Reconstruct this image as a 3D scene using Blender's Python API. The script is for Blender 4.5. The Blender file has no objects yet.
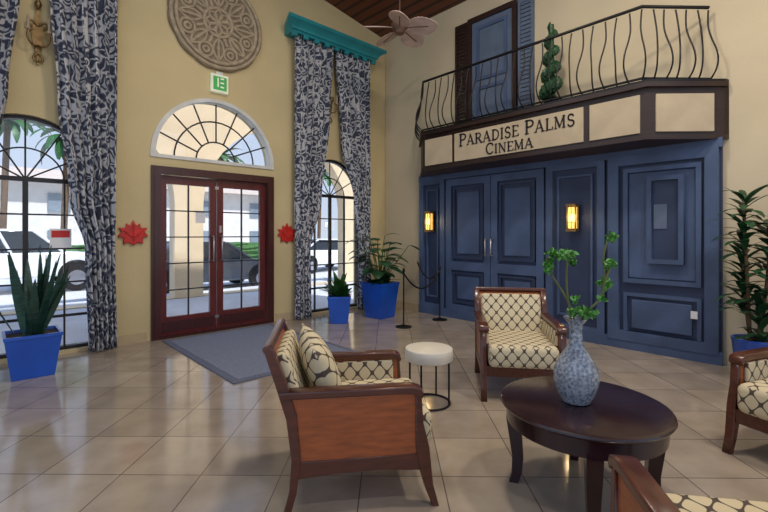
import bpy, bmesh, math, random
from mathutils import Matrix, Vector, Euler
random.seed(7)
D=bpy.data; C=bpy.context
col=C.scene.collection
R=math.radians
def s2l(c):
    return tuple(((x/255)/12.92 if x/255<=0.04045 else (((x/255)+0.055)/1.055)**2.4) for x in c)+(1,)
# ---------------------------------------------------------------- materials
def N(nt,t,**k):
    n=nt.nodes.new(t)
    for a,b in k.items(): setattr(n,a,b)
    return n
def base(name):
    m=D.materials.new(name); m.use_nodes=True
    nt=m.node_tree; b=nt.nodes['Principled BSDF']
    return m,nt,b
def mat(name,rgb,rough=.6,metal=0,var=.12,vscale=4,bump=0,bscale=60,emit=0,stretch=None,coat=0,spec=None):
    m,nt,b=base(name); c=s2l(rgb)
    tc=N(nt,'ShaderNodeTexCoord'); mp=N(nt,'ShaderNodeMapping')
    nt.links.new(tc.outputs['Object'],mp.inputs[0])
    if stretch: mp.inputs['Scale'].default_value=stretch
    nz=N(nt,'ShaderNodeTexNoise'); nz.inputs['Scale'].default_value=vscale; nz.inputs['Detail'].default_value=5
    nt.links.new(mp.outputs[0],nz.inputs['Vector'])
    rp=N(nt,'ShaderNodeValToRGB'); e=rp.color_ramp.elements
    e[0].position=.3; e[1].position=.7
    e[0].color=tuple(x*(1-var) for x in c[:3])+(1,); e[1].color=tuple(min(1,x*(1+var)) for x in c[:3])+(1,)
    nt.links.new(nz.outputs['Fac'],rp.inputs[0]); nt.links.new(rp.outputs[0],b.inputs['Base Color'])
    b.inputs['Roughness'].default_value=rough; b.inputs['Metallic'].default_value=metal
    if coat: b.inputs['Coat Weight'].default_value=coat; b.inputs['Coat Roughness'].default_value=.15
    if spec is not None: b.inputs['Specular IOR Level'].default_value=spec
    if emit:
        nt.links.new(rp.outputs[0],b.inputs['Emission Color']); b.inputs['Emission Strength'].default_value=emit
    if bump:
        n2=N(nt,'ShaderNodeTexNoise'); n2.inputs['Scale'].default_value=bscale
        nt.links.new(mp.outputs[0],n2.inputs['Vector'])
        bp=N(nt,'ShaderNodeBump'); bp.inputs['Strength'].default_value=bump; bp.inputs['Distance'].default_value=.01
        nt.links.new(n2.outputs['Fac'],bp.inputs['Height']); nt.links.new(bp.outputs[0],b.inputs['Normal'])
    return m
M={}
M['wall']=mat('wall_plaster',(208,190,146),.85,var=.07,vscale=1.2,bump=.15,bscale=30)
M['walle']=mat('wall_plaster_beige',(200,186,158),.85,var=.07,vscale=1.2,bump=.15,bscale=30)
M['base']=mat('baseboard_paint',(190,170,136),.5)
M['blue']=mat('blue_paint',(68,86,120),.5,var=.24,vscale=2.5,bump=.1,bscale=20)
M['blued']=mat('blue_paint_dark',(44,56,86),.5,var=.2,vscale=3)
M['bluel']=mat('blue_grey_paint',(90,104,128),.5,var=.15)
M['brown']=mat('header_dark_wood',(44,26,22),.45,var=.3,stretch=(1,1,8))
M['black']=mat('wrought_iron',(20,18,20),.45,metal=.3)
M['frame']=mat('window_frame_dark',(34,28,30),.4)
M['white']=mat('frame_white',(215,215,212),.5)
M['red']=mat('door_mahogany',(96,30,30),.35,var=.25,stretch=(8,8,1),coat=.3)
M['redd']=mat('door_mahogany_dark',(66,24,24),.35,var=.25,stretch=(8,8,1),coat=.3)
M['sign']=mat('sign_cream',(184,168,142),.6,var=.10)
M['ink']=mat('sign_letters_black',(26,22,30),.5)
M['gold']=mat('antique_gold',(130,104,66),.4,metal=.7,var=.3,vscale=20)
M['silver']=mat('brushed_metal',(190,190,195),.3,metal=.9)
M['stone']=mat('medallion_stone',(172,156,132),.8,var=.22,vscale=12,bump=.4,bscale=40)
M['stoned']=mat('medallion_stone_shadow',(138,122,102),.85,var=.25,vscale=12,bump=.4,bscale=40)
M['teal']=mat('cornice_teal',(32,134,144),.45,var=.15)
M['redleaf']=mat('red_ceramic',(200,38,30),.35,var=.25,vscale=15)
M['woodr']=mat('chair_wood_warm',(156,82,40),.38,var=.28,vscale=5,stretch=(1.5,6,9),coat=.3)
M['woodd']=mat('chair_wood_dark',(82,38,24),.32,var=.3,vscale=5,stretch=(1.5,6,9),coat=.4)
M['espresso']=mat('espresso_wood',(40,16,24),.25,var=.3,vscale=4,stretch=(1,8,1),coat=.3)
M['pot']=mat('blue_glaze',(24,84,190),.3,var=.15,coat=.4)
M['soil']=mat('potting_soil',(50,36,26),.9,bump=.5)
M['leaf']=mat('leaf_green',(46,96,44),.45,var=.35,vscale=9)
M['leafd']=mat('leaf_dark_green',(30,70,40),.45,var=.35,vscale=9)
M['leafl']=mat('leaf_bright_green',(78,146,62),.5,var=.3,vscale=14)
M['snake']=mat('leaf_snake',(44,80,68),.45,var=.45,vscale=12,stretch=(1,1,4))
M['stem']=mat('branch_bark',(96,104,60),.7)
M['trunk']=mat('trunk_bark',(110,84,60),.85,bump=.5)
M['marble']=mat('white_marble',(226,220,206),.3,var=.05,vscale=6)
M['rug']=mat('rug_grey_blue',(124,132,154),.95,var=.14,vscale=30,bump=.4,bscale=300)
M['rugd']=mat('rug_border',(102,108,130),.95,var=.1,vscale=30,bump=.4,bscale=300)
M['fan']=mat('fan_blade_wood',(206,180,168),.5,var=.2,vscale=6)
M['fanm']=mat('fan_bronze',(120,92,78),.4,metal=.3)
M['green']=mat('exit_green',(60,160,80),.5,emit=.25)
M['exitw']=mat('exit_white',(225,230,205),.5,emit=.2)
M['carw']=mat('car_paint_white',(240,242,246),.25,var=.02,coat=.6)
M['carb']=mat('car_paint_dark',(52,60,74),.2,var=.05,coat=.8)
M['carg']=mat('car_glass',(40,48,58),.1)
M['tyre']=mat('tyre_rubber',(24,24,26),.8)
M['asphalt']=mat('asphalt',(206,206,208),.9,var=.08,vscale=3,bump=.2)
M['stucco']=mat('portico_stucco',(232,208,172),.85,var=.06,vscale=2)
M['stuccow']=mat('building_stucco_pale',(222,218,212),.85,var=.06,vscale=2)
M['bwin']=mat('building_window',(128,140,150),.3)
M['roof']=mat('pale_roof',(200,184,170),.8,var=.15,vscale=6)
M['hedge']=mat('hedge_leaves',(70,112,60),.9,var=.5,vscale=9,bump=1,bscale=12)
M['lamp']=mat('lamp_glass_lit',(240,182,96),.4,var=.35,vscale=25,emit=1.2)
M['lace']=mat('white_card',(235,235,238),.6,var=.03)
M['redcard']=mat('red_card',(205,50,50),.6,var=.05)
m,nt,b=base('window_glass'); nt.nodes.remove(b)
o=nt.nodes['Material Output']; mx=N(nt,'ShaderNodeMixShader'); tr=N(nt,'ShaderNodeBsdfTransparent'); gl=N(nt,'ShaderNodeBsdfGlossy')
gl.inputs['Roughness'].default_value=.03; mx.inputs[0].default_value=.05; tr.inputs[0].default_value=(.95,.97,1,1)
nt.links.new(tr.outputs[0],mx.inputs[1]); nt.links.new(gl.outputs[0],mx.inputs[2]); nt.links.new(mx.outputs[0],o.inputs[0]); M['glass']=m
# floor tiles
m,nt,b=base('floor_tile'); tc=N(nt,'ShaderNodeTexCoord'); mp=N(nt,'ShaderNodeMapping'); mp.inputs['Rotation'].default_value=(0,0,R(43.8)); mp.inputs['Location'].default_value=(.1,.18,0)
nt.links.new(tc.outputs['Object'],mp.inputs[0]); br=N(nt,'ShaderNodeTexBrick'); br.offset=0; br.squash=1
br.inputs['Scale'].default_value=1; br.inputs['Brick Width'].default_value=.46; br.inputs['Row Height'].default_value=.46
br.inputs['Mortar Size'].default_value=.004; br.inputs['Mortar Smooth'].default_value=.3; br.inputs['Bias'].default_value=0
br.inputs['Color1'].default_value=s2l((188,174,156)); br.inputs['Color2'].default_value=s2l((168,155,140)); br.inputs['Mortar'].default_value=s2l((112,102,96))
nt.links.new(mp.outputs[0],br.inputs['Vector'])
nz=N(nt,'ShaderNodeTexNoise'); nz.inputs['Scale'].default_value=4; nz.inputs['Detail'].default_value=8; nt.links.new(mp.outputs[0],nz.inputs['Vector'])
rp=N(nt,'ShaderNodeValToRGB'); rp.color_ramp.elements[0].position=.3; rp.color_ramp.elements[1].position=.7
rp.color_ramp.elements[0].color=(.74,.72,.70,1); rp.color_ramp.elements[1].color=(1.0,1.0,1.0,1); nt.links.new(nz.outputs['Fac'],rp.inputs[0])
mm=N(nt,'ShaderNodeMix',data_type='RGBA',blend_type='MULTIPLY'); mm.inputs[0].default_value=1
nt.links.new(br.outputs['Color'],mm.inputs[6]); nt.links.new(rp.outputs[0],mm.inputs[7]); nt.links.new(mm.outputs[2],b.inputs['Base Color'])
b.inputs['Roughness'].default_value=.12; b.inputs['Specular IOR Level'].default_value=1.0
bp=N(nt,'ShaderNodeBump'); bp.invert=True; bp.inputs['Strength'].default_value=.3; bp.inputs['Distance'].default_value=.003
nt.links.new(br.outputs['Fac'],bp.inputs['Height']); nt.links.new(bp.outputs[0],b.inputs['Normal']); M['floor']=m
# ceiling planks
m,nt,b=base('ceiling_wood'); tc=N(nt,'ShaderNodeTexCoord'); wv=N(nt,'ShaderNodeTexWave'); wv.bands_direction='X'; wv.inputs['Scale'].default_value=1.6; wv.inputs['Distortion'].default_value=.3
nt.links.new(tc.outputs['Object'],wv.inputs['Vector']); rp=N(nt,'ShaderNodeValToRGB'); rp.color_ramp.elements[0].color=s2l((34,16,10)); rp.color_ramp.elements[0].position=0
rp.color_ramp.elements[1].color=s2l((104,50,30)); rp.color_ramp.elements[1].position=.35
nt.links.new(wv.outputs['Fac'],rp.inputs[0]); nt.links.new(rp.outputs[0],b.inputs['Base Color']); b.inputs['Roughness'].default_value=.5; M['ceil']=m
# lattice upholstery
m,nt,b=base('lattice_fabric'); tc=N(nt,'ShaderNodeTexCoord'); sp=N(nt,'ShaderNodeSeparateXYZ'); nt.links.new(tc.outputs['UV'],sp.inputs[0])
def mth(op,a,bv=None):
    n=N(nt,'ShaderNodeMath',operation=op)
    for i,v in enumerate((a,bv)):
        if v is None: continue
        if isinstance(v,(int,float)): n.inputs[i].default_value=v
        else: nt.links.new(v,n.inputs[i])
    return n.outputs[0]
cu=mth('COSINE',mth('MULTIPLY',sp.outputs['X'],2*math.pi/.095)); cv=mth('COSINE',mth('MULTIPLY',sp.outputs['Y'],2*math.pi/.115))
a=mth('ABSOLUTE',mth('ADD',cu,cv))
rp=N(nt,'ShaderNodeValToRGB'); e=rp.color_ramp.elements; e[0].position=.20; e[0].color=s2l((84,72,66)); e[1].position=.36; e[1].color=s2l((212,199,166))
nt.links.new(a,rp.inputs[0]); nt.links.new(rp.outputs[0],b.inputs['Base Color']); b.inputs['Roughness'].default_value=.9; M['fabric']=m
# curtain
m,nt,b=base('curtain_print'); tc=N(nt,'ShaderNodeTexCoord'); mp=N(nt,'ShaderNodeMapping'); mp.inputs['Scale'].default_value=(1.15,.8,1); nt.links.new(tc.outputs['UV'],mp.inputs[0])
nz=N(nt,'ShaderNodeTexNoise'); nz.inputs['Scale'].default_value=5; nz.inputs['Detail'].default_value=2
nt.links.new(mp.outputs[0],nz.inputs['Vector']); mx=N(nt,'ShaderNodeMix',data_type='RGBA',blend_type='LINEAR_LIGHT'); mx.inputs[0].default_value=.16
nt.links.new(mp.outputs[0],mx.inputs[6]); nt.links.new(nz.outputs['Color'],mx.inputs[7])
vo=N(nt,'ShaderNodeTexVoronoi',feature='DISTANCE_TO_EDGE'); vo.inputs['Scale'].default_value=8; vo.inputs['Randomness'].default_value=.8; nt.links.new(mx.outputs[2],vo.inputs['Vector'])
rp=N(nt,'ShaderNodeValToRGB'); rp.color_ramp.interpolation='LINEAR'; e=rp.color_ramp.elements
e[0].position=.055; e[0].color=s2l((192,192,196)); e[1].position=.1; e[1].color=s2l((68,74,92))
x=rp.color_ramp.elements.new(.26); x.color=s2l((54,60,80)); x=rp.color_ramp.elements.new(.31); x.color=s2l((174,176,184))
nt.links.new(vo.outputs['Distance'],rp.inputs[0]); nt.links.new(rp.outputs[0],b.inputs['Base Color']); b.inputs['Roughness'].default_value=.9; M['curtain']=m
# vase
m,nt,b=base('vase_speckle'); tc=N(nt,'ShaderNodeTexCoord'); nz=N(nt,'ShaderNodeTexNoise'); nz.inputs['Scale'].default_value=60; nz.inputs['Detail'].default_value=6
nt.links.new(tc.outputs['Object'],nz.inputs['Vector']); rp=N(nt,'ShaderNodeValToRGB'); e=rp.color_ramp.elements; e[0].position=.36; e[0].color=s2l((94,104,122)); e[1].position=.66; e[1].color=s2l((166,176,188))
nt.links.new(nz.outputs['Fac'],rp.inputs[0]); nt.links.new(rp.outputs[0],b.inputs['Base Color']); b.inputs['Roughness'].default_value=.2; b.inputs['Coat Weight'].default_value=.5; M['vase']=m
# ---------------------------------------------------------------- helpers
def grp(name,loc=(0,0,0),rz=0):
    o=D.objects.new(name,None); o.location=loc; o.rotation_euler=(0,0,rz); o.empty_display_size=.1; col.objects.link(o); return o
def finish(name,me,mt,parent=None,smooth=False,loc=None,rot=None):
    me.materials.clear(); me.materials.append(M[mt] if isinstance(mt,str) else mt)
    if smooth:
        for p in me.polygons: p.use_smooth=True
    o=D.objects.new(name,me); col.objects.link(o)
    if parent: o.parent=parent
    if loc is not None: o.location=loc
    if rot is not None: o.rotation_euler=rot
    return o
def pyd(name,vs,fs,mt,parent=None,smooth=False,**k):
    me=D.meshes.new(name); me.from_pydata([tuple(v) for v in vs],[],fs); me.update()
    return finish(name,me,mt,parent,smooth,**k)
def box(name,c,s,mt,parent=None,bevel=0,rot=None,seg=2,smooth=False):
    bm=bmesh.new(); bmesh.ops.create_cube(bm,size=1); bmesh.ops.scale(bm,vec=s,verts=bm.verts)
    if bevel: bmesh.ops.bevel(bm,geom=bm.edges[:],offset=bevel,segments=seg,profile=.5,affect='EDGES')
    me=D.meshes.new(name); bm.to_mesh(me); bm.free()
    return finish(name,me,mt,parent,smooth,loc=c,rot=rot)
def boxes(name,lst,mt,parent=None,bevel=0):
    bm=bmesh.new()
    for c,s in lst:
        r=bmesh.ops.create_cube(bm,size=1); bmesh.ops.scale(bm,vec=s,verts=r['verts']); bmesh.ops.translate(bm,vec=c,verts=r['verts'])
    if bevel: bmesh.ops.bevel(bm,geom=bm.edges[:],offset=bevel,segments=2,profile=.5,affect='EDGES')
    me=D.meshes.new(name); bm.to_mesh(me); bm.free(); return finish(name,me,mt,parent)
def lathe(name,prof,mt,parent=None,n=40,loc=None,rot=None,square=False):
    vs=[];fs=[]
    for r,z in prof:
        for i in range(n):
            a=2*math.pi*i/n; vs.append((r*math.cos(a),r*math.sin(a),z))
    for j in range(len(prof)-1):
        for i in range(n):
            k=(i+1)%n; fs.append((j*n+i,j*n+k,(j+1)*n+k,(j+1)*n+i))
    fs.append(tuple(range(n))[::-1]); fs.append(tuple((len(prof)-1)*n+i for i in range(n)))
    o=pyd(name,vs,fs,mt,parent,smooth=not square,loc=loc,rot=rot)
    if not square:
        md=o.modifiers.new('es','EDGE_SPLIT'); md.split_angle=R(40)
    return o
def from_curve(cu):
    o=D.objects.new('tmpc',cu); col.objects.link(o); dg=C.evaluated_depsgraph_get(); dg.update()
    me=D.meshes.new_from_object(o.evaluated_get(dg)); D.objects.remove(o); D.curves.remove(cu); return me
def tube(name,paths,r,mt,parent=None,cyclic=False,res=3,smooth_curve=False,loc=None,rot=None,radii=None):
    cu=D.curves.new('tmp','CURVE'); cu.dimensions='3D'; cu.bevel_depth=r; cu.bevel_resolution=res; cu.use_fill_caps=True
    if not isinstance(paths[0][0],(list,tuple,Vector)): paths=[paths]
    for p in paths:
        if smooth_curve:
            s=cu.splines.new('NURBS'); s.points.add(len(p)-1); s.use_endpoint_u=True; s.order_u=3; s.resolution_u=6
        else:
            s=cu.splines.new('POLY'); s.points.add(len(p)-1)
        s.use_cyclic_u=cyclic
        for i,q in enumerate(p):
            s.points[i].co=(q[0],q[1],q[2],1)
            if radii: s.points[i].radius=radii[i]
    me=from_curve(cu); return finish(name,me,mt,parent,True,loc=loc,rot=rot)
MXZ=Matrix(((1,0,0,0),(0,0,-1,0),(0,1,0,0),(0,0,0,1)))
MYZ=Matrix(((0,0,1,0),(1,0,0,0),(0,1,0,0),(0,0,0,1)))
MXY=Matrix.Identity(4)
def plate(name,outline,holes,th,mt,mtx,off=(0,0,0),parent=None,bevel=0,loc=None,rot=None):
    cu=D.curves.new('tmp','CURVE'); cu.dimensions='2D'; cu.fill_mode='BOTH'; cu.extrude=th/2
    if bevel: cu.bevel_depth=bevel; cu.bevel_resolution=2; cu.extrude=max(0.0005,th/2-bevel); cu.offset=-bevel
    for p in [outline]+list(holes):
        s=cu.splines.new('POLY'); s.points.add(len(p)-1); s.use_cyclic_u=True
        for i,q in enumerate(p): s.points[i].co=(q[0],q[1],0,1)
    me=from_curve(cu); me.transform(Matrix.Translation(off)@mtx); 
    return finish(name,me,mt,parent,loc=loc,rot=rot)
def arch(cx,r,z0,zs,n=28):
    p=[(cx-r,z0),(cx+r,z0)]
    for i in range(n+1):
        a=math.pi*i/n; p.append((cx+r*math.cos(a),zs+r*math.sin(a)))
    return p
def uvbox(o):
    me=o.data
    if not me.uv_layers: me.uv_layers.new(name='UVMap')
    L=me.uv_layers.active.data
    for p in me.polygons:
        n=p.normal; ax=max(range(3),key=lambda i:abs(n[i]))
        for li in p.loop_indices:
            v=me.vertices[me.loops[li].vertex_index].co
            L[li].uv=(v.y,v.z) if ax==0 else ((v.x,v.z) if ax==1 else (v.y,v.x))
def rect(x0,x1,z0,z1): return [(x0,z0),(x1,z0),(x1,z1),(x0,z1)]
def pillow(name,w,h,t,mt,parent,loc,rot):
    n=16; vs=[];fs=[]
    for s in(1,-1):
        for i in range(n+1):
            for j in range(n+1):
                u=-1+2*i/n; v=-1+2*j/n
                th=t*max(0,(1-abs(u)**2.5))**.55*max(0,(1-abs(v)**2.5))**.55
                k=1-.06*(1-abs(u*v))*max(abs(u),abs(v))**4
                vs.append((s*th/2,u*w/2*k,v*h/2*k))
    q=(n+1)**2
    for s in(0,1):
        for i in range(n):
            for j in range(n):
                f=[s*q+i*(n+1)+j,s*q+(i+1)*(n+1)+j,s*q+(i+1)*(n+1)+j+1,s*q+i*(n+1)+j+1]
                fs.append(tuple(f if s==0 else f[::-1]))
    me=D.meshes.new(name); me.from_pydata(vs,[],fs); me.uv_layers.new(name='UVMap')
    for l in me.loops:
        v=me.vertices[l.vertex_index].co; me.uv_layers.active.data[l.index].uv=(v.y,v.z)
    bm=bmesh.new(); bm.from_mesh(me); bmesh.ops.remove_doubles(bm,verts=bm.verts,dist=1e-5); bm.to_mesh(me); bm.free()
    return finish(name,me,mt,parent,True,loc=loc,rot=rot)
def leaves(name,specs,mt,parent,fold=.15,seg=8):
    """specs: (base, azimuth, elev, length, width, droop)"""
    vs=[];fs=[]
    for (b0,az,el,L,w,dr) in specs:
        p=Vector(b0); e=el; st=L/seg; side=Vector((-math.sin(az),math.cos(az),0)); k0=len(vs)
        for i in range(seg+1):
            t=i/seg; ww=w*(math.sin(math.pi*min(1,(t*.92+.06)))**.8)/2
            d=Vector((math.cos(az)*math.cos(e),math.sin(az)*math.cos(e),math.sin(e)))
            up=d.cross(side)*-1
            vs+= [p-side*ww+up*ww*fold,p.copy(),p+side*ww+up*ww*fold]
            p=p+d*st; e-=dr/seg
        for i in range(seg):
            a=k0+i*3
            fs+=[(a,a+1,a+4,a+3),(a+1,a+2,a+5,a+4)]
    return pyd(name,vs,fs,mt,parent,smooth=True)
rnd=random.uniform
# ---------------------------------------------------------------- room
WX=5.75; WY=6.1
def cz(x): return 5.18+.17*(WX-x)
W1=(.35,.70,.04,1.99); W2=(4.5,.64,.04,2.05); DC=2.46; DW=.84; DH=2.24
holes=[arch(W1[0],W1[1],W1[2],W1[3]),arch(W2[0],W2[1],W2[2],W2[3]),rect(DC-DW,DC+DW,0.004,DH),arch(DC,.85,2.41,2.42)]
plate('wall_north',[(-5,0),(WX+.2,0),(WX+.2,cz(WX+.2)),(-5,cz(-5))],holes,.22,'wall',MXZ,(0,WY+.11,0))
box('wall_east',(WX+.1,.55,2.59),(.2,11.08,5.18),'walle')
box('floor',(0.5,.6,-.05),(11,11.2,.1),'floor')
pyd('ceiling',[(WX+.2,-5,cz(WX+.2)),(WX+.2,WY+.3,cz(WX+.2)),(-5,WY+.3,cz(-5)),(-5,-5,cz(-5)),(WX+.2,-5,cz(WX+.2)+.12),(WX+.2,WY+.3,cz(WX+.2)+.12),(-5,WY+.3,cz(-5)+.12),(-5,-5,cz(-5)+.12)],
 [(0,1,2,3),(7,6,5,4),(0,4,5,1),(1,5,6,2),(2,6,7,3),(3,7,4,0)],'ceil')
boxes('baseboard_north',[((-2.65,WY-.01,.06),(4.5,.02,.12)),((1.31,WY-.01,.06),(.46,.02,.12)),((3.6,WY-.01,.06),(.44,.02,.12)),((5.45,WY-.01,.06),(.6,.02,.12))],'base')
boxes('baseboard_east',[((WX-.01,-2.1,.06),(.02,5.6,.12)),((WX-.01,5.6,.06),(.02,1,.12))],'base')
def arch_window(name,cx,r,z0,zs,cols,rows):
    g=grp(name); y=WY+.1
    inner=arch(cx,r-.04,z0+.04,zs)
    plate('frame',arch(cx,r,z0,zs),[inner],.08,'frame',MXZ,(0,y,0),g)
    plate('glass',arch(cx,r-.03,z0+.03,zs),[],.006,'glass',MXZ,(0,y+.01,0),g)
    bs=[]; w=2*r
    bs.append(((cx,y,zs),(w-.06,.05,.05)))
    for i in range(1,cols):
        x=cx-r+w*i/cols; th=.05 if i*2==cols else .018
        bs.append(((x,y,(z0+zs)/2),(th,.04,zs-z0)))
    for j in range(1,rows): 
        th=.018 if j!=1 else .03
        bs.append(((cx,y,z0+(zs-z0)*j/rows),(w-.06,.03,th)))
    boxes('muntins',bs,'frame',g)
    ps=[]
    for k in range(1,6):
        a=math.pi*k/6; ps.append([(cx,y,zs),(cx+(r-.03)*math.cos(a),y,zs+(r-.03)*math.sin(a))])
    ps.append([(cx+r*.5*math.cos(math.pi*i/20),y,zs+r*.5*math.sin(math.pi*i/20)) for i in range(21)])
    tube('fan_muntins',ps,.009,'frame',g)
    return g
arch_window('window_1',*W1[:2],W1[2],W1[3],4,5)
arch_window('window_2',*W2[:2],W2[2],W2[3],4,5)
g=grp('window_3'); y=WY+.06; r=.85; zs=2.42
plate('frame',arch(DC,r+.03,2.385,zs),[arch(DC,r-.035,2.43,2.435)],.12,'white',MXZ,(0,y-.02,0),g)
plate('glass',arch(DC,r-.03,2.42,2.43),[],.006,'glass',MXZ,(0,y+.05,0),g)
ps=[]
for k in range(1,8):
    a=math.pi*k/8; q=.28
    ps.append([(DC+q*math.cos(a),y,zs+q*math.sin(a)),(DC+(r-.03)*math.cos(a),y,zs+(r-.03)*math.sin(a))])
for q in(.28,.57): ps.append([(DC+q*math.cos(math.pi*i/20),y,zs+q*math.sin(math.pi*i/20)) for i in range(21)])
tube('muntins',ps,.011,'frame',g)
# entrance doors
g=grp('door_1'); y=WY+.06
plate('frame',rect(DC-DW,DC+DW,.004,DH),[rect(DC-DW+.075,DC+DW-.075,.03,DH-.075)],.2,'redd',MXZ,(0,WY+.05,0),g)
plate('casing',rect(DC-DW-.03,DC+DW+.03,.003,DH+.03),[rect(DC-DW+.03,DC+DW-.03,.004,DH-.03)],.04,'redd',MXZ,(0,WY-.02,0),g)
for k,s in(('left',-1),('right',1)):
    x0=DC-DW+.08 if s<0 else DC+.006; x1=DC-.006 if s<0 else DC+DW-.08
    a0,a1,b0,b1=x0+.09,x1-.09,.27,DH-.19
    plate('leaf_'+k,rect(x0,x1,.03,DH-.08),[rect(a0,a1,b0,b1)],.05,'red',MXZ,(0,y,0),g)
    bs=[((( a0+a1)/2,y,(b0+b1)/2),(.016,.03,b1-b0))]
    for j in range(1,5): bs.append((((a0+a1)/2,y,b0+(b1-b0)*j/5),(a1-a0,.03,.016)))
    boxes('muntins_'+k,bs,'frame',g)
    box('glass_'+k,((a0+a1)/2,y+.01,(b0+b1)/2),(a1-a0,.006,b1-b0),'glass',g)
    hx=DC+s*.06
    tube('handle_'+k,[(hx,y-.025,1.0),(hx,y-.08,1.0),(hx,y-.08,1.35),(hx,y-.025,1.35)],.011,'silver',g)
    box('kickplate_'+k,((x0+x1)/2,y-.028,.14),(x1-x0-.06,.006,.14),'redd',g)
box('lock_plate',(DC+.05,y-.03,1.45),(.03,.02,.10),'silver',g)
boxes('hinges',[((DC+.0,y-.03,2.04),(.05,.02,.04)),((DC,y-.03,.2),(.05,.02,.04))],'silver',g)
box('door_notice',(DC-.22,y-.002,1.62),(.13,.004,.17),'lace',g)
g=grp('window_notice'); box('card',(.66,WY+.045,1.33),(.20,.006,.22),'lace',g); box('red_band',(.66,WY+.041,1.38),(.17,.004,.08),'redcard',g)
# ---------------------------------------------------------------- curtains
def curtain(name,rows,y0,folds):
    nu,nv=90,60; vs=[];fs=[];uv=[]
    z1=rows[0][0]; z0=rows[-1][0]
    def at(z):
        for a,b in zip(rows,rows[1:]):
            if b[0]<=z<=a[0]:
                t=(a[0]-z)/(a[0]-b[0]+1e-9); t=t*t*(3-2*t)
                return a[1]+(b[1]-a[1])*t,a[2]+(b[2]-a[2])*t
        return rows[-1][1:]
    W=rows[0][2]-rows[0][1]
    for j in range(nv+1):
        z=z1+(z0-z1)*j/nv; xl,xr=at(z)
        for i in range(nu+1):
            u=i/nu; ph=2*math.pi*folds*u
            vs.append((xl+(xr-xl)*u+.012*math.sin(ph*2),y0+.045*math.sin(ph+.6*math.sin(z*1.3))+.012*math.sin(ph*2.3+z),z)); uv.append((u*W*1.5,z))
    for j in range(nv):
        for i in range(nu):
            a=j*(nu+1)+i; fs.append((a,a+nu+1,a+nu+2,a+1))
    me=D.meshes.new(name); me.from_pydata(vs,[],fs); me.uv_layers.new(name='UVMap')
    for l in me.loops: me.uv_layers.active.data[l.index].uv=uv[l.vertex_index]
    g=grp(name); o=finish('cloth',me,'curtain',g,True)
    md=o.modifiers.new('s','SOLIDIFY'); md.thickness=.006
    return g
yc=5.93
curtain('curtain',[(4.55,.50,1.22),(4.05,.54,1.18),(2.9,.61,1.18),(1.8,.72,1.17),(1.2,.87,1.16),(.02,.90,1.18)],yc,6)
curtain('curtain',[(4.55,-.45,.33),(4.05,-.45,.30),(2.9,-.5,.2),(2.3,-.5,.12),(1.8,-.55,0),(1.2,-.55,-.2),(.02,-.6,-.25)],yc,6)
curtain('curtain',[(4.55,3.62,4.37),(3.4,3.63,4.3),(1.94,3.64,4.12),(1.12,3.66,3.90),(.02,3.64,3.92)],yc,6)
curtain('curtain',[(4.55,4.42,5.2),(3.0,4.56,5.2),(1.94,4.86,5.2),(1.2,4.97,5.2),(.02,4.93,5.22)],yc,6)
def cornice(x0,x1):
    g=grp('window_cornice')
    prof=[(0,0),(.24,0),(.24,.03),(.27,.04),(.28,.08),(.31,.11),(.34,.13),(.38,.15),(.38,.20),(0,.20)]
    vs=[];fs=[];n=len(prof)
    for s,x in((-1,x0),(1,x1)):
        for o,z in prof: vs.append((x+s*max(0,o-.24),WY-o,4.56+z))
    for i in range(n): k=(i+1)%n; fs.append((i,k,n+k,n+i))
    fs+= [tuple(range(n))[::-1],tuple(range(n,2*n))]
    pyd('crown',vs,fs,'teal',g)
    bs=[]
    for i in range(9):
        bs.append(((x0+.05+(x1-x0-.1)*i/8,WY-.22,4.535),(.09,.05,.06)))
    boxes('brackets',bs,'teal',g,bevel=.008)
cornice(3.54,5.30); cornice(-.55,1.28)
def ornate(x,z,y=WY):
    g=grp('ornate_wall_sconce',(x,y,z))
    plate('back_plate',[(math.sin(a/12*math.pi)*(.04+.018*math.cos(a*math.pi/3)),math.cos(a/12*math.pi)*.33) for a in range(24)],[],.03,'gold',MXZ,(0,-.02,0),g)
    ps=[]
    for s in(-1,1):
        ps.append([(0,-.04,-.12),(s*.05,-.10,-.16),(s*.10,-.13,-.08),(s*.09,-.13,0),(s*.05,-.12,.02)])
        ps.append([(0,-.04,.1),(s*.06,-.05,.16),(s*.09,-.05,.1),(s*.05,-.05,.06)])
        ps.append([(0,-.04,-.2),(s*.05,-.05,-.25),(s*.03,-.05,-.31),(0,-.04,-.28)])
    tube('scrolls',ps,.011,'gold',g,smooth_curve=True)
    for s in(-1,1):
        lathe('candle_%d'%(s>0),[(.012,0),(.03,.01),(.018,.03),(.014,.04),(.014,.14),(.004,.17)],'stone',g,12,loc=(s*.09,-.13,0))
    lathe('finial',[(.005,0),(.03,.03),(.035,.06),(.015,.1),(.02,.13),(.002,.17)],'gold',g,16,loc=(0,-.05,.28))
ornate(.45,3.58); ornate(4.395,3.62)
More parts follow.
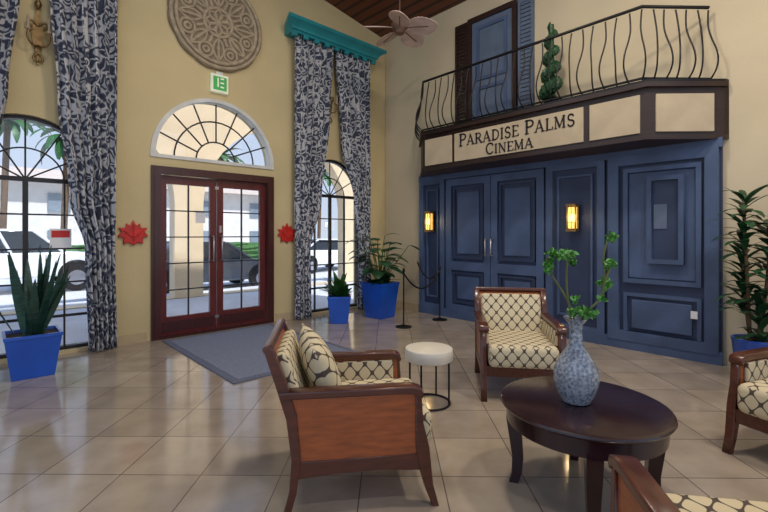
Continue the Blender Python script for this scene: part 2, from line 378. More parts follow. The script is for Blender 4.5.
# medallion
g=grp('wall_medallion',(2.45,WY,4.38)); n=96
pts=[((.655+.018*abs(math.sin(6*2*math.pi*i/n/1)))*math.cos(2*math.pi*i/n),(.655+.018*abs(math.sin(6*2*math.pi*i/n)))*math.sin(2*math.pi*i/n)) for i in range(n)]
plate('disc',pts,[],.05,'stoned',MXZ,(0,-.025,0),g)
def ring(cx,cz_,r,y=-.055,n=32): return [(cx+r*math.cos(2*math.pi*i/n),y,cz_+r*math.sin(2*math.pi*i/n)) for i in range(n)]
tube('rings',[ring(0,0,.635),ring(0,0,.20),ring(0,0,.57)],.026,'stone',g,cyclic=True)
tube('rosettes',[ring(.455*math.cos(k*math.pi/4+.39),.455*math.sin(k*math.pi/4+.39),.095) for k in range(8)]+[ring(.455*math.cos(k*math.pi/4+.39),.455*math.sin(k*math.pi/4+.39),.04) for k in range(8)],.02,'stone',g,cyclic=True)
pt=[];vn=[]
for k in range(8):
    a=k*math.pi/4
    for (r0,r1,w0) in((.03,.18,.05),(.22,.54,.075)):
        q=[]
        for sg in(1,-1):
            rg=range(13) if sg>0 else range(12,-1,-1)
            for i in rg:
                t=i/12; rr=r0+(r1-r0)*t; w=sg*w0*math.sin(math.pi*t); q.append((rr*math.cos(a)-w*math.sin(a),-.055,rr*math.sin(a)+w*math.cos(a)))
        pt.append(q)
    vn.append([((.24+.28*t)*math.cos(a),-.055,(.24+.28*t)*math.sin(a)) for t in(0,.5,1)])
    b_=a+math.pi/8; vn.append([((.22+.12*t)*math.cos(b_),-.055,(.22+.12*t)*math.sin(b_)) for t in(0,.5,1)])
tube('petals',pt,.018,'stone',g,cyclic=True)
tube('vines',vn,.022,'stone',g)
lathe('boss',[(.06,0),(.055,.02),(.03,.04),(.001,.045)],'stone',g,24,loc=(0,-.045,0),rot=(R(90),0,0))
# exit sign
g=grp('exit_sign',(2.47,WY,3.52))
box('housing',(0,-.03,0),(.25,.06,.26),'exitw',g,bevel=.008); box('panel_green',(0,-.062,.0),(.19,.004,.19),'green',g)
boxes('figure',[((-.03,-.066,.01),(.02,.004,.13)),((.03,-.066,.01),(.05,.004,.02)),((.03,-.066,.07),(.05,.004,.02)),((.03,-.066,-.05),(.05,.004,.02))],'exitw',g)
box('mount',(0,-.02,.15),(.1,.04,.04),'white',g)
# red leaf ornaments
lf=[(0,.17),(.035,.10),(.075,.13),(.085,.07),(.16,.075),(.125,.02),(.17,-.03),(.105,-.055),(.11,-.13),(.05,-.11),(0,-.15)]
lf=lf+[(-x,z) for x,z in lf[::-1][1:-1]]
for x in(1.385,3.57):
    g=grp('red_leaf_plaque',(x,WY,1.385))
    plate('leaf',lf,[],.035,'redleaf',MXZ,(0,-.02,0),g,bevel=.008)
    tube('veins',[[(0,-.042,-.13),(0,-.045,.12)],[(0,-.042,-.06),(.11,-.042,.04)],[(0,-.042,-.06),(-.11,-.042,.04)]],.006,'redleaf',g)
# ---------------------------------------------------------------- cinema facade
g=grp('cinema_facade')
FX=5.68
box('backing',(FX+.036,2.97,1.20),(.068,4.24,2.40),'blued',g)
def fr(name,y0,y1,z0,z1,w,dx,x=FX,mt='blue'):
    plate(name,rect(y0,y1,z0,z1),[rect(y0+w,y1-w,z0+w,z1-w)],dx,mt,MYZ,(x-dx/2+.002,0,0),g)
box('plinth',(FX-.02,2.97,.07),(.06,4.26,.14),'blue',g)
box('top_rail',(FX-.02,2.97,2.345),(.06,4.26,.10),'blue',g)
for i,(y0,y1) in enumerate(((4.53,5.09),(2.0,2.76))):
    fr('pilaster_frame_%d'%i,y0,y1,.1,2.32,.09,.05); fr('pilaster_panel_%d'%i,y0+.15,y1-.15,.3,2.15,.025,.03)
for i,(y0,y1) in enumerate(((2.79,3.635),(3.645,4.50))):
    fr('leaf_%d'%i,y0,y1,.12,2.28,.11,.045)
    box('lockrail_%d'%i,(FX-.02,(y0+y1)/2,.86),(.045,y1-y0-.1,.14),'blue',g)
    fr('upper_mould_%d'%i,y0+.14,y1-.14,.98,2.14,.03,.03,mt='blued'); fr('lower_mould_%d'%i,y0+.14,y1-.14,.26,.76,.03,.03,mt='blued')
    box('upper_field_%d'%i,(FX-.008,(y0+y1)/2,1.56),(.02,y1-y0-.44,1.0),'blue',g,bevel=.006)
    box('lower_field_%d'%i,(FX-.008,(y0+y1)/2,.51),(.02,y1-y0-.44,.36),'blue',g,bevel=.006)
for s,yy in((0,3.60),(1,3.70)):
    tube('pull_%d'%s,[(FX-.05,yy,1.05),(FX-.10,yy,1.05),(FX-.10,yy,1.3),(FX-.05,yy,1.3)],.012,'silver',g)
y0,y1=.87,1.96
fr('side_door_frame',y0,y1,.1,2.32,.12,.06); fr('side_door_upper',y0+.15,y1-.17,.80,2.16,.05,.045); fr('side_door_lower',y0+.15,y1-.17,.18,.68,.04,.035)
box('side_door_upper_field',(FX-.004,1.405,1.48),(.02,.66,1.24),'blue',g,bevel=.006)
box('side_door_lower_field',(FX-.01,1.405,.43),(.03,.6,.34),'blue',g,bevel=.008)
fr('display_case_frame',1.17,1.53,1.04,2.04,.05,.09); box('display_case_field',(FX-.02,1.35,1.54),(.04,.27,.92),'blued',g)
box('display_case_card',(FX-.045,1.40,1.58),(.01,.13,.28),'bluel',g)
box('door_keypad',(FX-.05,1.08,.50),(.03,.06,.08),'lace',g)
# header
g=grp('cinema_marquee')
def foot(e): return [(5.745,.80),(5.68,.85-e),(5.13-e,1.40-e*.4),(5.13-e,4.54+e*.4),(5.68,5.09+e),(5.745,5.12)]
plate('body',foot(0),[],.56,'brown',MXY,(0,0,2.69),g)
plate('bottom_mould',foot(.025),[],.05,'brown',MXY,(0,0,2.405),g)
plate('cap_mould',foot(.05),[],.05,'brown',MXY,(0,0,2.955),g)
plate('deck',foot(.03),[],.03,'black',MXY,(0,0,2.995),g)
for i,(a0,a1) in enumerate(((3.97,4.50),(2.05,3.92),(1.46,1.98))):
    box('panel_%d'%i,(5.122,(a0+a1)/2,2.66),(.02,a1-a0,.41),'sign',g,bevel=.004)
box('panel_3',(5.405-.006,1.125-.006,2.66),(.02,.60,.40),'sign',g,bevel=.004,rot=(0,0,R(45)))
T=.15; t_=.07
def arcp(cx,cy,rx,ry,a0,a1,n=12): return [(cx+rx*math.cos(R(a0+(a1-a0)*i/n)),cy+ry*math.sin(R(a0+(a1-a0)*i/n))) for i in range(n+1)]
GL={
'P':([([(.2,0),(.2,1)],T),([(.2,.97),(.4,.97)]+arcp(.42,.73,.28,.24,90,-90)+[(.2,.49)],.10)],[(.06,.36,0),(.06,.3,1)],.78),
'A':([([(.12,0),(.45,1)],t_),([(.45,1),(.8,0)],T),([(.22,.34),(.66,.34)],t_)],[(0,.25,0),(.64,.95,0)],.95),
'R':([([(.2,0),(.2,1)],T),([(.2,.97),(.4,.97)]+arcp(.42,.74,.26,.23,90,-90)+[(.2,.51)],.10),([(.42,.5),(.8,0)],T)],[(.06,.36,0),(.06,.3,1),(.7,.92,0)],.9),
'D':([([(.2,0),(.2,1)],T),([(.2,.97),(.35,.97)]+arcp(.37,.5,.42,.47,90,-90)+[(.2,.03)],.11)],[(.06,.3,0),(.06,.3,1)],.92),
'I':([([(.2,0),(.2,1)],T)],[(.05,.35,0),(.05,.35,1)],.42),
'S':([(arcp(.36,.74,.22,.24,20,270,14)+arcp(.36,.25,.25,.25,90,-160,14),.11)],[],.72),
'E':([([(.2,0),(.2,1)],T),([(.2,.97),(.68,.97)],t_),([(.2,.5),(.55,.5)],t_),([(.2,.03),(.7,.03)],t_),([(.68,.97),(.68,.8)],t_),([(.7,.03),(.7,.2)],t_)],[(.06,.3,0),(.06,.3,1)],.78),
'L':([([(.2,0),(.2,1)],T),([(.2,.03),(.68,.03)],t_),([(.68,.03),(.68,.22)],t_)],[(.06,.3,0),(.06,.34,1)],.75),
'M':([([(.16,0),(.18,1)],t_),([(.18,1),(.52,.1)],T),([(.52,.1),(.86,1)],t_),([(.86,1),(.88,0)],T)],[(.04,.28,0),(.04,.24,1),(.76,1.0,0),(.82,.98,1)],1.08),
'C':([(arcp(.48,.5,.36,.48,45,315,20),.11),([(.74,.85),(.74,.7)],t_)],[],.86),
'N':([([(.18,0),(.18,1)],t_),([(.18,1),(.78,0)],T),([(.78,0),(.78,1)],t_)],[(.06,.3,0),(.02,.22,1),(.66,.9,1)],.96),
}
def text(s,h,y_start,z,big=1.22,track=.03):
    vs=[];fs=[];cur=0
    def quad(x0,z0,x1,z1,th,sc,ox):
        dx,dz=x1-x0,z1-z0; L=math.hypot(dx,dz) or 1; nx,nz=-dz/L*th/2,dx/L*th/2; ex,ez=dx/L*th*.25,dz/L*th*.25
        k=len(vs)
        for xx in(5.112,5.104):
            for (a,b) in((x0-ex+nx,z0-ez+nz),(x0-ex-nx,z0-ez-nz),(x1+ex-nx,z1+ez-nz),(x1+ex+nx,z1+ez+nz)):
                vs.append((xx,y_start-(ox+a*sc*.95),z+b*sc))
        fs.extend([(k+4,k+5,k+6,k+7),(k,k+1,k+5,k+4),(k+1,k+2,k+6,k+5),(k+2,k+3,k+7,k+6),(k+3,k,k+4,k+7)])
    first=True
    for ch in s:
        if ch==' ': cur+=h*.45; first=True; continue
        sc=h*(big if first else 1); first=False
        st,sf,w=GL[ch]
        for pl,th in st:
            for p,q in zip(pl,pl[1:]): quad(p[0],p[1],q[0],q[1],th,sc,cur)
        for x0,x1,zz in sf: quad(x0,zz+(.025 if zz==0 else -.025),x1,zz+(.025 if zz==0 else -.025),.055,sc,cur)
        cur+=w*sc*.95+track*h
    return vs,fs,cur
def put(name,s,h,yc_,z,target):
    v,f,w=text(s,h,0,z); k=target/w
    v=[(a,yc_+(b+w/2)*k,c) for a,b,c in v]; pyd(name,v,f,'ink',g)
put('lettering_line_1','PARADISE PALMS',.145,2.985,2.665,1.70)
put('lettering_line_2','CINEMA',.125,3.02,2.485,.72)
# facade lanterns
for yy in(4.81,2.37):
    g=grp('wall_lantern',(FX-.06,yy,1.59))
    box('back_plate',(.03,0,0),(.02,.11,.36),'black',g)
    box('glass',(-.04,0,0),(.08,.09,.28),'lamp',g,bevel=.01)
    boxes('cage',[((-.04+sx*.045,sy*.052,0),(.014,.014,.34)) for sx in(-1,1) for sy in(-1,1)]+[((-.04,0,.165),(.12,.13,.025)),((-.04,0,-.165),(.12,.13,.025)),((-.083,0,0),(.006,.008,.34)),((-.083,0,.06),(.006,.1,.008)),((-.083,0,-.06),(.006,.1,.008))],'gold',g)
    l=D.lights.new('lantern_bulb','POINT'); l.energy=3; l.color=(1,.75,.4); l.shadow_soft_size=.06
    o=D.objects.new('bulb_light',l); o.location=(-.14,0,0); o.parent=g; col.objects.link(o)
# balcony railing
g=grp('balcony_railing')
path=[Vector((5.66,.96)),Vector((5.12,1.44)),Vector((5.12,4.54)),Vector((5.70,5.10))]
nrm=[Vector((-.707,-.707)),Vector((-1,0)),Vector((-.707,.707))]
prof=[(0,3.01),(.03,3.03),(.09,3.10),(.115,3.2),(.10,3.32),(.055,3.45),(.015,3.6),(.0,3.77)]
ps=[]
for k,(a,b,n) in enumerate(zip(path,path[1:],nrm)):
    L=(b-a).length; cnt=max(2,int(round(L/.125)))
    for i in range(cnt+1):
        if k>0 and i==0: continue
        p=a+(b-a)*i/cnt; tdir=(b-a).normalized(); nn=n
        if i==cnt and k<2: nn=(n+nrm[k+1]).normalized()
        w=.024 if i%2 else -.024
        ps.append([(p.x+nn.x*o+tdir.x*w*math.sin((z-3.0)*8),p.y+nn.y*o+tdir.y*w*math.sin((z-3.0)*8),z) for o,z in prof])
tube('balusters',ps,.0085,'black',g,smooth_curve=True)
def off(o,z):
    return [(path[0].x+nrm[0].x*o,path[0].y+nrm[0].y*o,z),(path[1].x-o,path[1].y-o*.414,z),(path[2].x-o,path[2].y+o*.414,z),(path[3].x+nrm[2].x*o,path[3].y+nrm[2].y*o,z)]
tube('top_rail',off(0,3.80),.018,'black',g); tube('bottom_rail',off(0.02,3.03),.014,'black',g)
# balcony door & shutters
g=grp('door_2')
box('leaf',(WX-.015,3.67,3.88),(.03,.74,1.74),'bluel',g)
plate('casing',rect(3.24,4.10,3.01,4.82),[rect(3.31,4.03,3.012,4.74)],.06,'brown',MYZ,(WX-.03,0,0),g)
for i,(z0,z1) in enumerate(((3.15,3.7),(3.8,4.65))):
    plate('panel_%d'%i,rect(3.4,3.94,z0,z1),[rect(3.45,3.89,z0+.05,z1-.05)],.02,'blue',MYZ,(WX-.04,0,0),g)
for nm,(a0,a1),mt_ in(('shutter_far',(4.12,4.36),'brown'),('shutter_near',(2.98,3.22),'bluel')):
    plate(nm,rect(a0,a1,3.02,4.80),[rect(a0+.04,a1-.04,3.08,4.74)],.04,mt_,MYZ,(WX-.025,0,0),g)
    boxes(nm+'_slats',[((WX-.02,(a0+a1)/2,3.11+.06*i),(.025,a1-a0-.07,.045)) for i in range(28)],mt_,g)
# spiral topiary
g=grp('spiral_topiary',(5.42,2.58,3.01))
lathe('pot',[(.06,0),(.08,.03),(.075,.04),(.10,.12),(.11,.13),(.10,.135)],'black',g,20)
tube('trunk',[(0,0,.12),(0,0,1.1)],.035,'leafd',g)
vs=[];fs=[];nn=200;mm_=12
for i in range(nn):
    t=i/(nn-1); a=t*2*math.pi*4.5; rr=.055*(1-t*.6); z=.15+t*.98; cx,cy=rr*math.cos(a),rr*math.sin(a); r2=(.10*(1-.55*t))*min(1,(1.02-t)*8)
    for j in range(mm_):
        b_=2*math.pi*j/mm_; q=r2*(1+.13*math.sin(i*1.7+j*2.3)); vs.append((cx+q*math.cos(b_)*math.cos(a),cy+q*math.cos(b_)*math.sin(a),z+q*1.0*math.sin(b_)))
for i in range(nn-1):
    for j in range(mm_): k=(j+1)%mm_; fs.append((i*mm_+j,i*mm_+k,(i+1)*mm_+k,(i+1)*mm_+j))
fs.append(tuple(range(mm_))); fs.append(tuple(range((nn-1)*mm_,nn*mm_)))
pyd('spiral_foliage',vs,fs,'leafd',g)
# ceiling fan
fx,fy,fz=4.62,4.57,4.53
g=grp('ceiling_fan',(fx,fy,fz))
lathe('canopy',[(.03,-.12),(.06,-.1),(.08,0)],'fanm',g,24,loc=(0,0,cz(fx)-fz-.0))
tube('downrod',[(0,0,.08),(0,0,cz(fx)-fz-.05)],.014,'fanm',g)
lathe('motor',[(.03,-.13),(.07,-.11),(.085,-.06),(.12,-.03),(.13,.03),(.09,.07),(.03,.10)],'fanm',g,28)
for k in range(5):
    a=k*2*math.pi/5+.15; q=Matrix.Rotation(a,4,'Z')@Matrix.Rotation(R(6),4,'Y')@Matrix.Rotation(R(-22),4,'X')
    pts=[]; n=16
    for i in range(n+1):
        t=i/n; pts.append((.12+.48*t,.165*math.sin(math.pi*t**.85)**.6+.01*(i%2)))
    for i in range(n,-1,-1):
        t=i/n; pts.append((.12+.48*t,-.165*math.sin(math.pi*t**.85)**.6-.01*(i%2)-.001))
    plate('blade_%d'%(k+1),pts,[],.012,'fan',q,(0,0,-.02),g)
    p1=q@Vector((.08,0,0)); p2=q@Vector((.45,0,-.008)); tube('bracket_%d'%(k+1),[(p1.x,p1.y,p1.z-.02),(p2.x,p2.y,p2.z-.02)],.010,'fanm',g)
# ---------------------------------------------------------------- rug
g=grp('entry_rug'); box('border',(2.44,4.87,.006),(1.52,2.14,.012),'rugd',g); box('field',(2.44,4.87,.0135),(1.38,2.0,.006),'rug',g)
# ---------------------------------------------------------------- armchairs
def armchair(loc,ang,pil=True):
    g=grp('armchair',(loc[0],loc[1],0),ang)
    for k,s in(('left',1),('right',-1)):
        y=s*.315
        plate('side_panel_'+k,[(-.34,.19),(-.1,.205),(.1,.205),(.3,.19),(.285,.40),(.275,.575),(-.365,.575),(-.335,.4)],[],.04,'woodr',MXZ,(0,y,0),g,bevel=.004)
        plate('arm_'+k,[(-.40,.578),(.20,.578),(.262,.572),(.292,.55),(.305,.565),(.295,.60),(.25,.615),(-.41,.615)],[],.082,'woodd',MXZ,(0,y,0),g,bevel=.008)
        plate('side_rail_'+k,[(-.34,.185),(-.1,.20),(.1,.20),(.31,.185),(.305,.27),(-.32,.27)],[],.05,'woodd',MXZ,(0,y,0),g,bevel=.004)
        plate('front_leg_'+k,[(.262,.57),(.295,.56),(.305,.42),(.335,.30),(.345,.20),(.355,.11),(.385,0),(.352,0),(.315,.09),(.29,.18),(.265,.3)],[],.05,'woodd',MXZ,(0,y+s*.006,0),g,bevel=.004)
        plate('back_post_'+k,[(-.395,0),(-.36,0),(-.325,.12),(-.305,.28),(-.325,.5),(-.375,.66),(-.435,.825),(-.485,.83),(-.43,.66),(-.375,.48),(-.35,.28),(-.362,.12)],[],.052,'woodd',MXZ,(0,y+s*.006,0),g,bevel=.004)
        o=box('arm_lining_'+k,(-.03,s*.283,.49),(.56,.024,.15),'fabric',g,bevel=.01); uvbox(o)
    box('front_rail',(.315,0,.235),(.04,.6,.085),'woodd',g,bevel=.006)
    box('back_rail',(-.33,0,.235),(.04,.6,.085),'woodd',g,bevel=.006)
    box('seat_deck',(0,0,.245),(.62,.59,.05),'woodr',g)
    plate('back_panel',[(-.345,.26),(-.325,.26),(-.345,.5),(-.395,.66),(-.45,.80),(-.475,.80),(-.42,.66),(-.37,.49)],[],.60,'woodr',MXZ,(0,0,0),g)
    box('top_rail',(-.462,0,.822),(.05,.69,.035),'woodd',g,bevel=.01,rot=(0,R(-20),0))
    def cush(nm,c,s,b,rot=None):
        o=box(nm,c,s,'fabric',g,bevel=b,seg=4,rot=rot,smooth=True); uvbox(o)
    cush('seat_cushion',(.035,0,.365),(.67,.565,.185),.045)
    cush('back_cushion',(-.355,0,.60),(.075,.57,.39),.03,(0,R(-18),0))
    if pil: pillow('throw_pillow',.42,.40,.17,'fabric',g,(-.215,-.02,.635),(R(10),R(-22),R(8)))
    return g
armchair((1.575,1.895),R(-35.2))
armchair((3.51,1.99),R(218.6),False)
armchair((3.656,.052),R(158.5),False)
armchair((1.60,.10),R(37.5))
# ---------------------------------------------------------------- coffee table
g=grp('coffee_table',(2.345,.945,0),R(-43.2))
lathe('top',[(.395,.450),(.418,.458),(.424,.468),(.42,.478),(.405,.484)],'espresso',g,72)
lathe('apron',[(.375,.36),(.39,.365),(.395,.452)],'espresso',g,72)
for i,a in enumerate((163,253,343,73)):
    prf=[(.352,.45,.035),(.355,.36,.036),(.34,.25,.034),(.33,.15,.03),(.335,.06,.027),(.352,0,.024)]
    vs=[];fs=[]
    ca,sa=math.cos(R(a)),math.sin(R(a))
    for rr,z,h in prf:
        for dx,dy in((-h,-h),(h,-h),(h,h),(-h,h)):
            x=rr+dx; vs.append((x*ca-dy*sa,x*sa+dy*ca,z))
    for j in range(len(prf)-1):
        for k in range(4): l=(k+1)%4; fs.append((j*4+k,j*4+l,(j+1)*4+l,(j+1)*4+k))
    fs+=[(0,1,2,3),tuple(range(20,24))]
    pyd('leg_%d'%(i+1),vs,fs,'espresso',g)
g=grp('flower_vase',(2.316,.966,.484),R(-43.2))
lathe('vase_body',[(.055,0),(.07,.005),(.095,.05),(.115,.12),(.110,.18),(.080,.24),(.048,.285),(.034,.32),(.031,.37),(.034,.41),(.058,.445),(.064,.45),(.056,.447),(.03,.41)],'vase',g,48)
k=.00535
def V(px,py,dy=0): return ((px-576)*k,dy,1.38+(234-py)*k-.484)
st=[[ (0,0,.30),V(575,318),V(569,300,.02),V(560,285,.03),V(552,272,.03),V(549,258,.03)],[(0,0,.3),V(569,300,.02),V(566,275,.0),V(566,255,-.02)],
    [(0,0,.3),V(580,316),V(594,306,.0),V(602,296,0),V(607,275,.02),V(605,255,.03),V(612,240,.04)],[V(602,296,0),V(601,280,-.03),V(607,266,-.04)]]
tube('branches',st,.0055,'stem',g,smooth_curve=True)
vs=[];fs=[]
def clump(c,rx,rz,n,sz=.015):
    for _ in range(n):
        a=rnd(0,6.28); e=rnd(-1,1); q=rnd(.2,1)**.5
        p=Vector((c[0]+rx*q*math.cos(a)*math.sqrt(1-e*e),c[1]+rx*q*math.sin(a)*math.sqrt(1-e*e),c[2]+rz*q*e))
        m_=Euler((rnd(-1,1),rnd(-1,1),rnd(0,6.3))).to_matrix(); s=sz*rnd(.6,1.3); b0=len(vs)
        for (x,y_) in((-1,0),(-.4,.5),(.4,.5),(1,0),(.4,-.5),(-.4,-.5)): vs.append(p+m_@Vector((x*s,y_*s,0)))
        fs.append(tuple(range(b0,b0+6)))
for (px,py,dy,rx,rz,n) in((551,266,.03,.025,.05,60),(563,254,-.02,.06,.028,90),(572,262,.0,.025,.02,30),(553,254,.02,.03,.03,40),(615,237,.04,.035,.028,60),(607,264,-.03,.035,.028,50),(607,284,.02,.04,.035,70),(582,312,0,.085,.03,110),(602,298,.0,.03,.02,25),(576,300,0,.03,.02,20)):
    clump(V(px,py,dy),rx,rz,n)
pyd('leaf_sprays',vs,fs,'leafl',g)
# side table
g=grp('side_table',(2.664,2.30,0))
lathe('drum_top',[(.182,.355),(.192,.36),(.195,.365),(.195,.44),(.19,.45),(.18,.452)],'marble',g,56)
ps=[]
for i in range(4):
    a=2*math.pi*i/4+R(20); ps.append([(.17*math.cos(a),.17*math.sin(a),.008),(.17*math.cos(a),.17*math.sin(a),.358)])
tube('legs',ps,.008,'black',g)
tube('base_ring',[[(.17*math.cos(2*math.pi*i/40),.17*math.sin(2*math.pi*i/40),.008) for i in range(40)]],.008,'black',g,cyclic=True)
# ---------------------------------------------------------------- planters
def planter(g,w,h,rz=0,round_=False):
    if round_:
        lathe('pot',[(w*.38,0),(w*.40,.02),(w*.5,h*.93),(w*.52,h*.95),(w*.52,h),(w*.46,h),(w*.45,h*.93)],'pot',g,40)
        lathe('soil',[(w*.44,h*.9),(w*.44,h*.94)],'soil',g,30)
        return
    rings=[(.36,0),(.37,.01),(.485,h*.92),(.5,h*.93),(.5,h),(.45,h),(.44,h*.9)]
    vs=[];fs=[]
    for r_,z in rings:
        for i in range(4):
            a=math.pi/4+i*math.pi/2+rz; vs.append((w*r_*1.414*math.cos(a),w*r_*1.414*math.sin(a),z))
    for j in range(len(rings)-1):
        for i in range(4): kk=(i+1)%4; fs.append((j*4+i,j*4+kk,(j+1)*4+kk,(j+1)*4+i))
    fs.append((3,2,1,0)); pyd('pot',vs,fs,'pot',g)
    s=.44*w*1.414; vs=[(s*math.cos(math.pi/4+i*math.pi/2+rz),s*math.sin(math.pi/4+i*math.pi/2+rz),h*.93) for i in range(4)]
    pyd('soil',vs,[(0,1,2,3)],'soil',g)
g=grp('potted_snake_plant',(.36,5.44,0)); planter(g,.44,.42,R(0))
sp=[]
for i in range(24):
    a=rnd(0,6.28); r_=rnd(0,.12); sp.append(((r_*math.cos(a),r_*math.sin(a),.38),a,R(rnd(62,86)),rnd(.55,.93),rnd(.06,.085),rnd(-.1,.25)))
leaves('leaves',sp,'snake',g,fold=.3)
g=grp('potted_plant',(4.08,5.36,0)); planter(g,.36,.42,R(-40))
sp=[]
for i in range(70):
    a=rnd(0,6.28); sp.append(((rnd(-.06,.06),rnd(-.06,.06),.38),a,R(rnd(35,88)),rnd(.22,.48)*(.75 if math.cos(a)>.3 else 1),rnd(.06,.10),rnd(.3,1.2)))
leaves('leaves',sp,'leaf',g)
g=grp('potted_broadleaf_plant',(4.83,5.24,0)); planter(g,.46,.58,R(5))
sp=[];ps=[]
for i in range(44):
    a=rnd(0,6.28); el=R(rnd(52,86)); L=rnd(.2,.85); b0=(rnd(-.05,.05),rnd(-.05,.05),.53)
    tip=(b0[0]+L*math.cos(el)*math.cos(a),b0[1]+L*math.cos(el)*math.sin(a),.53+L*math.sin(el)); ps.append([b0,((b0[0]+tip[0])/2-.0,(b0[1]+tip[1])/2,(b0[2]+tip[2])/2+.03),tip])
    sp.append((tip,a,el-.8,rnd(.22,.32),rnd(.15,.21),1.3))
for i in range(36):
    a=rnd(0,6.28); sp.append(((rnd(-.1,.1),rnd(-.1,.1),.53),a,R(rnd(25,75)),rnd(.25,.38),rnd(.07,.12),1.0))
tube('stems',ps,.006,'leaf',g,smooth_curve=True); leaves('leaves',sp,'leafd',g)
g=grp('potted_dracaena',(5.30,.55,0)); planter(g,.34,.40,0,True)
ps=[];sp=[]
for i,(dx,dy,h) in enumerate(((-.06,.06,1.68),(.03,-.10,1.42),(.04,.08,1.12),(-.08,-.05,.85))):
    ps.append([(dx*.4,dy*.4,.36),(dx*.8,dy*.8,h*.6),(dx*1.2,dy*1.2,h)])
    for kk in range(46):
        z=h-.5+.55*kk/46; a=kk*2.4; cx=math.cos(a); sp.append(((dx*1.1,dy*1.1,z),a,R(rnd(15,70)),rnd(.2,.34)*(.8 if cx>.3 else 1),rnd(.055,.085),rnd(.8,1.6)))
tube('canes',ps,.014,'trunk',g); leaves('leaves',sp,'leafd',g)
# rope barrier
g=grp('rope_barrier')
for i,(x,y) in enumerate(((4.56,4.43),(5.36,4.40))):
    lathe('base_%d'%i,[(.12,0),(.12,.012),(.08,.02),(.03,.03),(.012,.04)],'black',g,32,loc=(x,y,0)); lathe('post_%d'%i,[(.011,.035),(.011,.80),(.018,.81),(.022,.84),(.018,.86),(.004,.88)],'black',g,16,loc=(x,y,0))
for i,(p0,p1,sg) in enumerate(((Vector((4.56,4.43,.80)),Vector((5.36,4.40,.80)),.26),(Vector((5.36,4.40,.80)),Vector((5.60,5.1,.88)),.2))):
    tube('rope_%d'%i,[tuple(p0.lerp(p1,j/16)-Vector((0,0,sg*(1-(2*j/16-1)**2)))) for j in range(17)],.013,'black',g)
# ---------------------------------------------------------------- exterior
GZ=-.30
box('porch_slab',(2.5,8.6,-.16),(17,4.2,.3),'asphalt')
box('parking_lot',(0,50.8,GZ-.06),(160,80,.1),'asphalt')
ho=[]
for cx in(-3.6,1.0,5.6,10.2): ho.append(arch(cx,2.0,.012,2.0))
plate('portico_arcade',[(-6,0),(12.6,0),(12.6,4.8),(-6,4.8)],ho,.35,'stucco',MXZ,(0,9.9,0))
def car(name,loc,rz,mt,truck=False):
    g=grp(name,loc,rz)
    if truck:
        body=[(-2.7,.45),(2.7,.45),(2.75,.75),(2.65,1.05),(1.5,1.15),(-2.7,1.15)]; cab=[(-.9,1.15),(1.45,1.15),(.75,1.78),(-.75,1.80)]
    else:
        body=[(-2.2,.3),(2.2,.3),(2.25,.6),(2.1,.8),(1.1,.93),(-1.9,1.0),(-2.2,.9)]; cab=[(-1.75,.96),(1.15,.93),(.4,1.42),(-.95,1.45)]
    plate('body',body,[],1.8,mt,MXZ,(0,0,0),g,bevel=.06)
    plate('cabin_glass',cab,[],1.52,'carg',MXZ,(0,0,0),g,bevel=.05)
    zt=cab[2][1]; plate('roof',[(cab[3][0]-.05,zt-.03),(cab[2][0]+.06,zt-.05),(cab[2][0]-.05,zt+.04),(cab[3][0]+.05,zt+.05)],[],1.5,mt,MXZ,(0,0,0),g)
    for s in(-1,1):
        tube('pillars_%d'%(s>0),[[(cab[0][0],s*.77,cab[0][1]),(cab[3][0],s*.75,zt)],[((cab[0][0]+cab[1][0])/2,s*.77,cab[0][1]),((cab[3][0]+cab[2][0])/2,s*.75,zt)],[(cab[1][0],s*.77,cab[1][1]),(cab[2][0],s*.75,zt)]],.04,mt,g)
        for i,x in enumerate((-1.5 if not truck else -1.75,1.4 if not truck else 1.75)):
            rw=.33 if not truck else .4
            lathe('wheel_%d_%d'%(s>0,i),[(rw*.6,-.11),(rw,-.10),(rw,.10),(rw*.6,.11)],'tyre',g,28,loc=(x,s*.84,rw),rot=(R(90),0,0))
            lathe('hub_%d_%d'%(s>0,i),[(rw*.55,-.12),(rw*.55,.12)],'silver',g,20,loc=(x,s*.845,rw),rot=(R(90),0,0))
            lathe('arch_%d_%d'%(s>0,i),[(rw*1.15,-.02),(rw*1.15,.02)],'tyre',g,28,loc=(x,s*.895,rw+.06),rot=(R(90),0,0))
    fx_=2.2 if not truck else 2.7
    boxes('lights',[((sx*fx_,sy*.68,.72 if not truck else .9),(.12,.3,.14)) for sx in(-1,1) for sy in(-1,1)],'lace',g)
    return g
car('pickup_truck',(.3,16.4,GZ),0,'carw',True)
car('parked_car',(4.9,13.2,GZ),0,'carb')
car('parked_car',(11.5,16.5,GZ),R(10),'carw')
def hedge(name,c,s):
    bm=bmesh.new(); bmesh.ops.create_cube(bm,size=1); bmesh.ops.subdivide_edges(bm,edges=bm.edges[:],cuts=12,use_grid_fill=True)
    for v in bm.verts: v.co=Vector((v.co.x*s[0]+rnd(-.1,.1),v.co.y*s[1]+rnd(-.1,.1),v.co.z*s[2]+(rnd(-.1,.1) if v.co.z>-.45 else 0)))
    me=D.meshes.new(name); bm.to_mesh(me); bm.free(); finish(name,me,'hedge',loc=c)
hedge('hedge',(8,24,.27),(16,1.2,1.1)); hedge('hedge',(-9,24,.27),(12,1.2,1.1)); hedge('hedge',(24,22,.32),(12,1.4,1.2))
g=grp('resort_building')
box('block',(4,42,2.4),(34,8,5.3),'stuccow',g)
pyd('roof',[(-14,37,5),(22,37,5),(22,47,5),(-14,47,5),(-8,42,6.4),(16,42,6.4)],[(0,1,5,4),(1,2,5),(2,3,4,5),(3,0,4),(3,2,1,0)],'roof',g)
boxes('windows',[((x,37.95,z),(1.3,.15,1.3)) for x in range(-11,20,5) for z in(1.0,3.6)],'bwin',g)
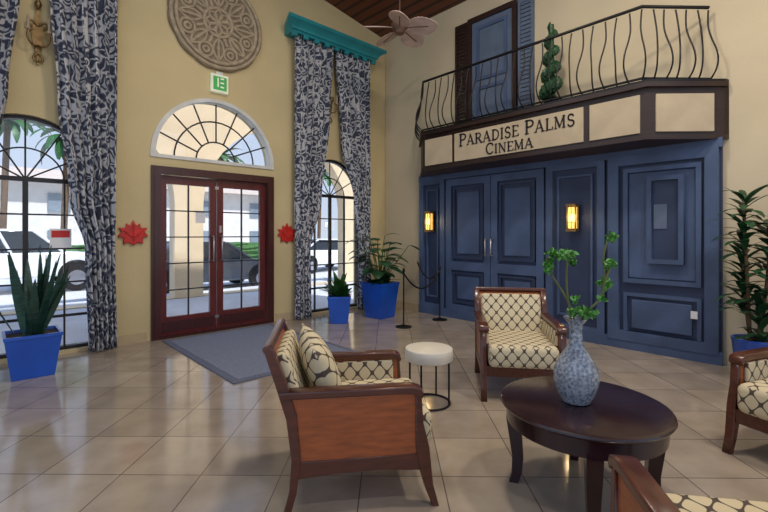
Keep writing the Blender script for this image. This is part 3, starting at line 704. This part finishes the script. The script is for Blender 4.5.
def palm(x,y,h):
    g=grp('palm_tree',(x,y,GZ))
    tube('trunk',[(0,0,0),(.1,0,h*.5),(.25,.05,h)],.16,'trunk',g,smooth_curve=True)
    leaves('fronds',[((.25,.05,h),i*2.4,R(rnd(-10,70)),rnd(1.8,2.4),.5,1.8) for i in range(26)],'leaf',g)
for p in((-1.5,28,6),(3.2,29,7),(7,27,5),(12,30,7),(16,26,5.5),(0.8,32,8),(22,32,7)): palm(*p)
# ---------------------------------------------------------------- lights, sky
w=D.worlds.new('sky_world'); C.scene.world=w; w.use_nodes=True; nt=w.node_tree; bg=nt.nodes['Background']
tc=N(nt,'ShaderNodeTexCoord'); sx=N(nt,'ShaderNodeSeparateXYZ'); rp=N(nt,'ShaderNodeValToRGB'); e=rp.color_ramp.elements
e[0].position=.0; e[0].color=(.82,.90,1,1); e[1].position=.6; e[1].color=(.45,.63,1,1)
nt.links.new(tc.outputs['Generated'],sx.inputs[0]); nt.links.new(sx.outputs['Z'],rp.inputs[0]); nt.links.new(rp.outputs[0],bg.inputs[0]); bg.inputs[1].default_value=.95
s=D.lights.new('sun','SUN'); s.energy=5.0; s.angle=R(2); s.color=(1,.97,.93); o=D.objects.new('sun',s); o.rotation_euler=(R(35),0,R(12)); o.location=(0,0,20); col.objects.link(o)
def ceiling_fill(x,y,e_,sz=.5,colr=(1,.88,.72)):  # ceiling fill lights and their rings, added out of view to brighten the room
    g=grp('added_fill_light',(x,y,cz(x)-.07)); lathe('fill_light_ring',[(sz*.5+.04,0),(sz*.5+.04,.03),(sz*.5,.04)],'white',g,32)
    l=D.lights.new('fill_area_light','AREA'); l.shape='DISK'; l.size=sz; l.energy=e_; l.color=colr
    o=D.objects.new('lamp',l); o.location=(0,0,-.02); o.parent=g; col.objects.link(o)
ceiling_fill(2.8,2.0,90); ceiling_fill(3.6,-.6,90); ceiling_fill(.6,3.2,25,colr=(1,.97,.94)); ceiling_fill(.3,-1.5,50,colr=(1,.95,.9))
# ---------------------------------------------------------------- camera
cam=D.cameras.new('camera'); cam.sensor_width=36; cam.lens=428/768*36; cam.shift_y=-22/768; cam.clip_start=.05; cam.clip_end=300
o=D.objects.new('camera',cam); o.location=(0,0,1.38); o.rotation_euler=(R(90),0,R(-43.2)); col.objects.link(o); C.scene.camera=o
C.scene.view_settings.view_transform='Standard'
C.scene.view_settings.look='None'
